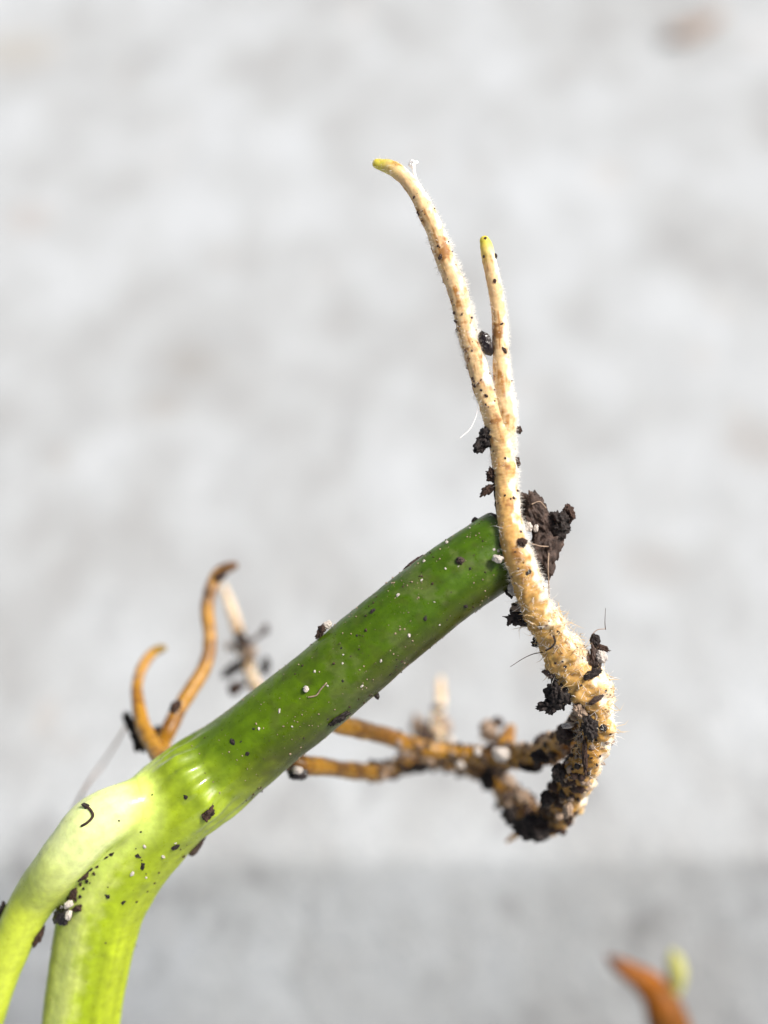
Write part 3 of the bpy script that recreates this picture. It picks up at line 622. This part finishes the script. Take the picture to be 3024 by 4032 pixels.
# left roots
crumb('soil_crumb', 520, 2860, 18, 58, 28, M_SOIL, d=1.25, rough=.7, jag=.8, label='black crumb behind the foot of the hooked amber root')
crumb('soil_crumb', 548, 2930, 24, 34, 30, M_SOIL, d=1.1, rough=.7, jag=.8, label='lower black crumb at the foot of the hooked amber root')
crumb('soil_crumb', 632, 2880, 30, 22, -20, M_SOIL2, d=1.35, rough=.6, jag=.7, label='brown crumb between the feet of the two upright amber roots')
crumb('soil_crumb', 692, 2785, 18, 26, -30, M_SOIL2, d=.98, rz=10, rough=.6, jag=.7, label='dark patch low on the S-shaped amber root')
crumb('soil_crumb', 866, 2270, 26, 18, 20, M_SOIL2, d=1.35, rz=10, rough=.6, jag=.6, label='dark patch under the tip of the S-shaped amber root')
crumb('soil_crumb', 918, 2634, 52, 20, 34, M_SOIL, d=1.95, rough=.6, jag=.8, label='black sliver crossing the thin pale root behind the stem')
crumb('soil_crumb', 952, 2520, 24, 36, 30, M_BARK, d=1.95, rough=.6, jag=.8, label='brown crumb on the upper part of the thin pale root')
crumb('twig', 1010, 2510, 60, 9, 38, M_BARK, d=2.0, rz=9, rough=.3, jag=.4, label='short grey twig sticking out right of the thin pale root', cat='twig')
crumb('soil_crumb', 1046, 2478, 15, 22, 0, M_BARK, d=2.0, rough=.4, jag=.4, label='grey knob at the free end of the short twig')
crumb('soil_crumb', 1045, 2625, 18, 36, -10, M_SOIL, d=1.9, rough=.6, jag=.6, label='dark crumb right of the thin pale root above the stem')
crumb('grit_flake', 980, 2570, 30, 22, 30, M_GRIT, d=1.9, rough=.6, jag=.7, label='tan crumb in the middle of the thin pale root', cat='grit')
crumb('grit_flake', 905, 2545, 20, 16, 0, M_GRIT, d=2.1, rough=.5, jag=.5, label='tan crumb left of the thin pale root', cat='grit')
crumb('soil_crumb', 930, 2710, 36, 24, 25, M_SOIL2, d=1.8, rough=.6, jag=.7, label='brown crumb between thin pale root and stem')
strand('fibre', [(500, 2850, 1.4), (455, 2930, 1.6), (395, 3020, 1.9), (340, 3095, 2.2), (290, 3190, 2.5)], 5, 6, M_FIBRE, 'long faint brown fibre slanting down behind the stalk')
strand('fibre', [(1640, 640, .02), (1628, 652, .02), (1634, 690, .02), (1648, 725, .0)], 8, 4, M_WFIB, 'white tuft of fibre near the long root tip')
crumb('fibre_tuft', 1622, 646, 13, 14, 0, M_WFIB, d=.02, rough=.6, jag=.8, label='small white fluff ball on top of the fibre near the long root tip', cat='fluff')
strand('fibre', [(1880, 1600, -.02), (1874, 1640, -.03), (1850, 1690, -.05), (1812, 1724, -.06)], 1.6, 2.2, M_WFIB, 'fine pale hair floating left of the root fork')
strand('fibre', [(2140, 2568, -.05), (2100, 2575, -.06), (2060, 2593, -.06), (2010, 2625, -.05)], 2.2, 1.0, M_BARK, 'fine grey hair pointing left from the root above the bend')
strand('fibre', [(2330, 2500, -.02), (2352, 2480, -.02), (2384, 2476, -.02)], 1.8, 1.4, M_FIBRE, 'fine brown hair arching off the top right of the bend')
strand('fibre', [(2384, 2478, -.02), (2382, 2450, -.02), (2384, 2395, -.02)], 2.0, .8, M_BARK, 'fine upright hair right of the thick bend')

# small crumbs one can pick out, alike within each group
def small(points, label, group, mat, cat='soil crumb', name='soil_crumb', lo=5, hi=9, d=None, rough=.6, jag=.7, sink=.6, zones=None):
    for (x, y) in points:
        zn = next((z for z, test in (zones or []) if test(x, y)), None)
        lb = f'{label}, {zn}' if zn else label; gr = f'{group}, {zn}' if zn else group
        a = lo + (hi - lo) * rnd.random() ** 1.6; e = rnd.uniform(.5, 2.0)
        crumb(name, x, y, a, a * e, rnd.uniform(-60, 60), mat, d=d, rz=a * .7, rough=rough, jag=jag, sub=2, sink=sink, label=lb, cat=cat, group=gr)
small([(1632, 775), (1645, 835), (1636, 862), (1776, 935), (1688, 982), (1780, 984), (1722, 1070), (1728, 1090), (1752, 1140), (1790, 1232), (1796, 1265), (1885, 1275), (1870, 1520), (1862, 1490), (1735, 1010), (1700, 795), (1800, 1300), (1895, 1535)],
      'small dark crumb clinging to the longer pale root tip', 'crumbs on the longer root tip', M_SOIL2, d=None, zones=[('near the yellow tip', lambda x, y: y < 900), ('along its middle', lambda x, y: y < 1200), ('beside the oval husk', lambda x, y: y < 1400), ('just above the root fork', lambda x, y: True)])
small([(1893, 1006), (1950, 1010), (1915, 1120), (1948, 1105), (1996, 1205), (1976, 1275), (1985, 1378), (1906, 1010), (1911, 938), (2014, 1500)],
      'small dark crumb clinging to the shorter pale root tip', 'crumbs on the shorter root tip', M_SOIL2, d=None, zones=[('near the yellow tip', lambda x, y: y < 1050), ('along its middle', lambda x, y: y < 1250), ('beside or below the oval husk', lambda x, y: True)])
small([(2030, 1740), (1925, 1845), (1935, 1850), (2075, 2258), (2128, 2470), (2160, 2445), (2198, 2490), (2215, 2605), (2225, 2625), (2085, 2250), (2010, 2275), (2145, 2290), (2290, 2480), (2325, 2660), (2270, 2550), (2310, 2770), (2385, 2720)],
      'small dark crumb on the thick pale root', 'crumbs on the thick root', M_SOIL, d=None, zones=[('above the cut end', lambda x, y: y < 1900), ('beside the stem end', lambda x, y: y < 2400), ('above the black clod', lambda x, y: y < 2640), ('on the bend beside the black clod', lambda x, y: True)])
small([(1470, 2408), (1345, 2553), (1408, 2505), (1350, 2680), (1760, 2440), (1850, 2240), (1865, 2045), (1460, 2740), (1480, 2735), (1535, 2655), (1830, 2385), (950, 2920), (920, 2925), (975, 2965), (1000, 2870), (1290, 2830), (1675, 2430)],
      'small dark crumb on the green stem', 'dark crumbs on the green stem', M_SOIL, lo=4, hi=11, d=None, sink=.85, zones=[('near the cut end', lambda x, y: x > 1740), ('in its upper half', lambda x, y: x > 1400), ('about its middle', lambda x, y: x > 1130), ('near the upright amber roots', lambda x, y: True)])
small([(342, 3180), (466, 3232), (555, 3275), (562, 3402), (440, 3362), (420, 3525), (485, 3550), (730, 3137), (540, 3368), (690, 3330), (600, 3130)],
      'small dark speck on the pale yellow-green fork', 'dark specks on the fork', M_SOIL, lo=5, hi=13, d=None, sink=.85, zones=[('beside the curled thread', lambda x, y: x < 480 and y < 3300), ('low, above the fork groove', lambda x, y: y > 3500), ('on its right half', lambda x, y: x > 580), ('in its middle', lambda x, y: True)])
small([(1660, 2285), (1567, 2345), (1850, 2080), (1760, 2138), (1672, 2210), (1755, 2240), (1352, 2578), (1350, 2612), (1240, 2645), (1500, 2600), (1610, 2500), (1710, 2370), (1805, 2230), (1730, 2460), (1290, 2700), (1425, 2700), (1150, 2860), (1020, 2870), (1100, 2800), (1945, 2165), (1962, 2170)],
      'small whitish fleck on the green stem', 'white flecks on the green stem', M_PERL, cat='perlite grain', name='perlite_grain', lo=3.5, hi=6.5, d=None, sink=.7, zones=[('near the cut end', lambda x, y: x > 1740), ('in its upper half', lambda x, y: x > 1400), ('about its middle', lambda x, y: x > 1130), ('near the upright amber roots', lambda x, y: True)])
small([(568, 3330), (522, 3438), (640, 3370), (690, 3320), (575, 3455)], 'small whitish fleck on the yellow-green fork', 'white flecks on the fork', M_PERL, cat='perlite grain', name='perlite_grain', lo=5, hi=8, d=None, sink=.7)

# uncountable fine dust: specks on the stem, soil coating the lower loop
def specks(name, data, n, lo, hi, keep, seed, mat, label, lift=0.2):
    g = random.Random(seed); V, F = [], []; m = data['seg'] * data['n']; made = tries = 0
    while made < n and tries < n * 40:
        tries += 1; i = g.randrange(m); s, u, th, r = data['I'][i]; nn = data['N'][i]; p = data['V'][i]
        if nn.dot(CAMZ) < -0.2 or g.random() > keep(s, nn, p): continue
        made += 1; a = (lo + (hi - lo) * g.random() ** 2.5) * K
        v, f = rock(2 if hi > 12 else 1, a, a * g.uniform(.5, 1.5), a * g.uniform(.5, 1), g.uniform(0, 6.28), made + seed * 1000, .7)
        o = len(V); V += [p + nn * a * lift + q for q in v]; F += [tuple(k + o for k in q) for q in f]
    org = V[0] if V else PO
    return tag(mesh_obj(name, V, F, mat, None, org, smooth=hi > 12), label, 'soil', None, 'stuff')
specks('soil_dust', STEM, 420, 1.2, 5.5, lambda s, nn, p: 0.04 + 0.96 * smooth(.15, .5, fbm(p, 3.5)), 11, M_SOIL2, 'fine brown dust scattered over the green stem')
specks('mineral_dust', STEM, 420, 1, 4, lambda s, nn, p: (0.15 + 0.85 * smooth(0, .4, fbm(p, 4))) * smooth(1700, 900, s), 12, M_GRIT, 'fine pale dust scattered over the green stem')
specks('soil_dust', MAIN, 300, 1.5, 6.5, lambda s, nn, p: smooth(60, 200, s) * (0.15 + 0.85 * smooth(0.1, .5, fbm(p, 5))), 13, M_SOIL2, 'fine brown dust caught on the pale root')
specks('soil_coating', MAIN, 170, 6, 20, lambda s, nn, p: smooth(2560, 2800, s) * smooth(0.7, 0.0, nn.dot(CAMX)), 14, M_SOIL2, 'brown soil grains coating the lowest bend of the pale root')
specks('soil_coating', MAIN, 110, 5, 15, lambda s, nn, p: smooth(2200, 2500, s) * smooth(0.5, -0.4, nn.dot(CAMX)), 15, M_SOIL, 'black soil grains on the inner side of the root bend')
specks('soil_coating', RU, 160, 6, 20, lambda s, nn, p: smooth(620, 820, s), 16, M_BARK, 'brown soil grains coating the upper amber strand')
specks('grit_coating', RU, 110, 5, 18, lambda s, nn, p: smooth(560, 760, s), 17, M_GRIT, 'pale grit coating the upper amber strand')
specks('soil_coating', RL, 160, 6, 20, lambda s, nn, p: smooth(620, 800, s), 18, M_BARK, 'brown soil grains coating the lower amber strand')
specks('grit_coating', RL, 130, 5, 18, lambda s, nn, p: smooth(620, 800, s), 19, M_GRIT, 'pale grit coating the lower amber strand')
specks('grit_coating', MAIN, 120, 5, 15, lambda s, nn, p: smooth(2450, 2750, s), 21, M_GRIT, 'pale grit coating the lowest bend of the root')
specks('soil_coating', RP, 90, 4, 17, lambda s, nn, p: smooth(150, 300, s), 20, M_BARK, 'soil grains on the thin pale root behind the stem')

# ------------------------------------------------------------------ the blurred shoot and the bit of dry leaf behind
SO = P(2700, 5200, 6.20)
shoot = bpy.data.objects.new('leaf_shoot', None); C.objects.link(shoot); shoot.location = SO
tag(shoot, 'blurred rust-orange shoot with pale green bud in the lower corner', 'shoot')
def rust(q, s, u, th, nn):
    n1 = fbm(q, 1.5); return mixc((0.25, 0.078, 0.004), (0.15, 0.058, 0.010), smooth(-.3, .4, n1))
tube('stalk', [(2700, 5200, 6.20, 84), (2690, 4500, 6.00, 86), (2660, 4150, 5.85, 84), (2625, 4010, 5.80, 80), (2590, 3925, 5.80, 66), (2540, 3880, 5.75, 46)], M_LEAF, shoot, SO, rust, seg=28, step=12, solid=False)
def rust2(q, s, u, th, nn): return mixc((0.09, 0.04, 0.022), (0.25, 0.078, 0.004), smooth(20, 190, s))
tube('leaf_tip', [(2385, 3762, 5.60, 4), (2420, 3790, 5.65, 26), (2480, 3828, 5.70, 40), (2550, 3868, 5.75, 50), (2600, 3905, 5.80, 42), (2610, 3960, 5.80, 36)], M_LEAF, shoot, SO, rust2, seg=28, step=8, solid=False)
tube('bud', [(2648, 3752, 5.70, 14), (2655, 3775, 5.70, 30), (2665, 3830, 5.75, 38), (2662, 3880, 5.80, 30), (2650, 3940, 5.80, 18), (2690, 4020, 5.85, 16), (2720, 4100, 5.90, 14)], M_LEAF, shoot, SO, lambda q, s, u, th, nn: (0.46, 0.46, 0.15), seg=28, step=8, solid=False)

def on_ground(px, py):
    d = (P(px, py, 0) - CAMP).normalized(); t = -CAMP.z / d.z; return CAMP + d * t
gp = on_ground(2725, 130)
v, f = rock(3, 0.95, .30, .08, R(40), 77, .5, .5, basis=(Vector((1, 0, 0)), Vector((0, 1, 0)), Vector((0, 0, 1))))
tag(mesh_obj('dry_leaf', [gp + Vector((0, 0, .1)) + q + Vector((0, 0, .25 * (q.x * q.x))) for q in v], f, make_mat('faded_leaf', color=(0.25, 0.19, 0.15), rough=0.8, var=0.3, vscale=3), None, gp + Vector((0, 0, .1))), 'blurred brown bit of dry leaf on the concrete in the upper corner', 'dry leaf')
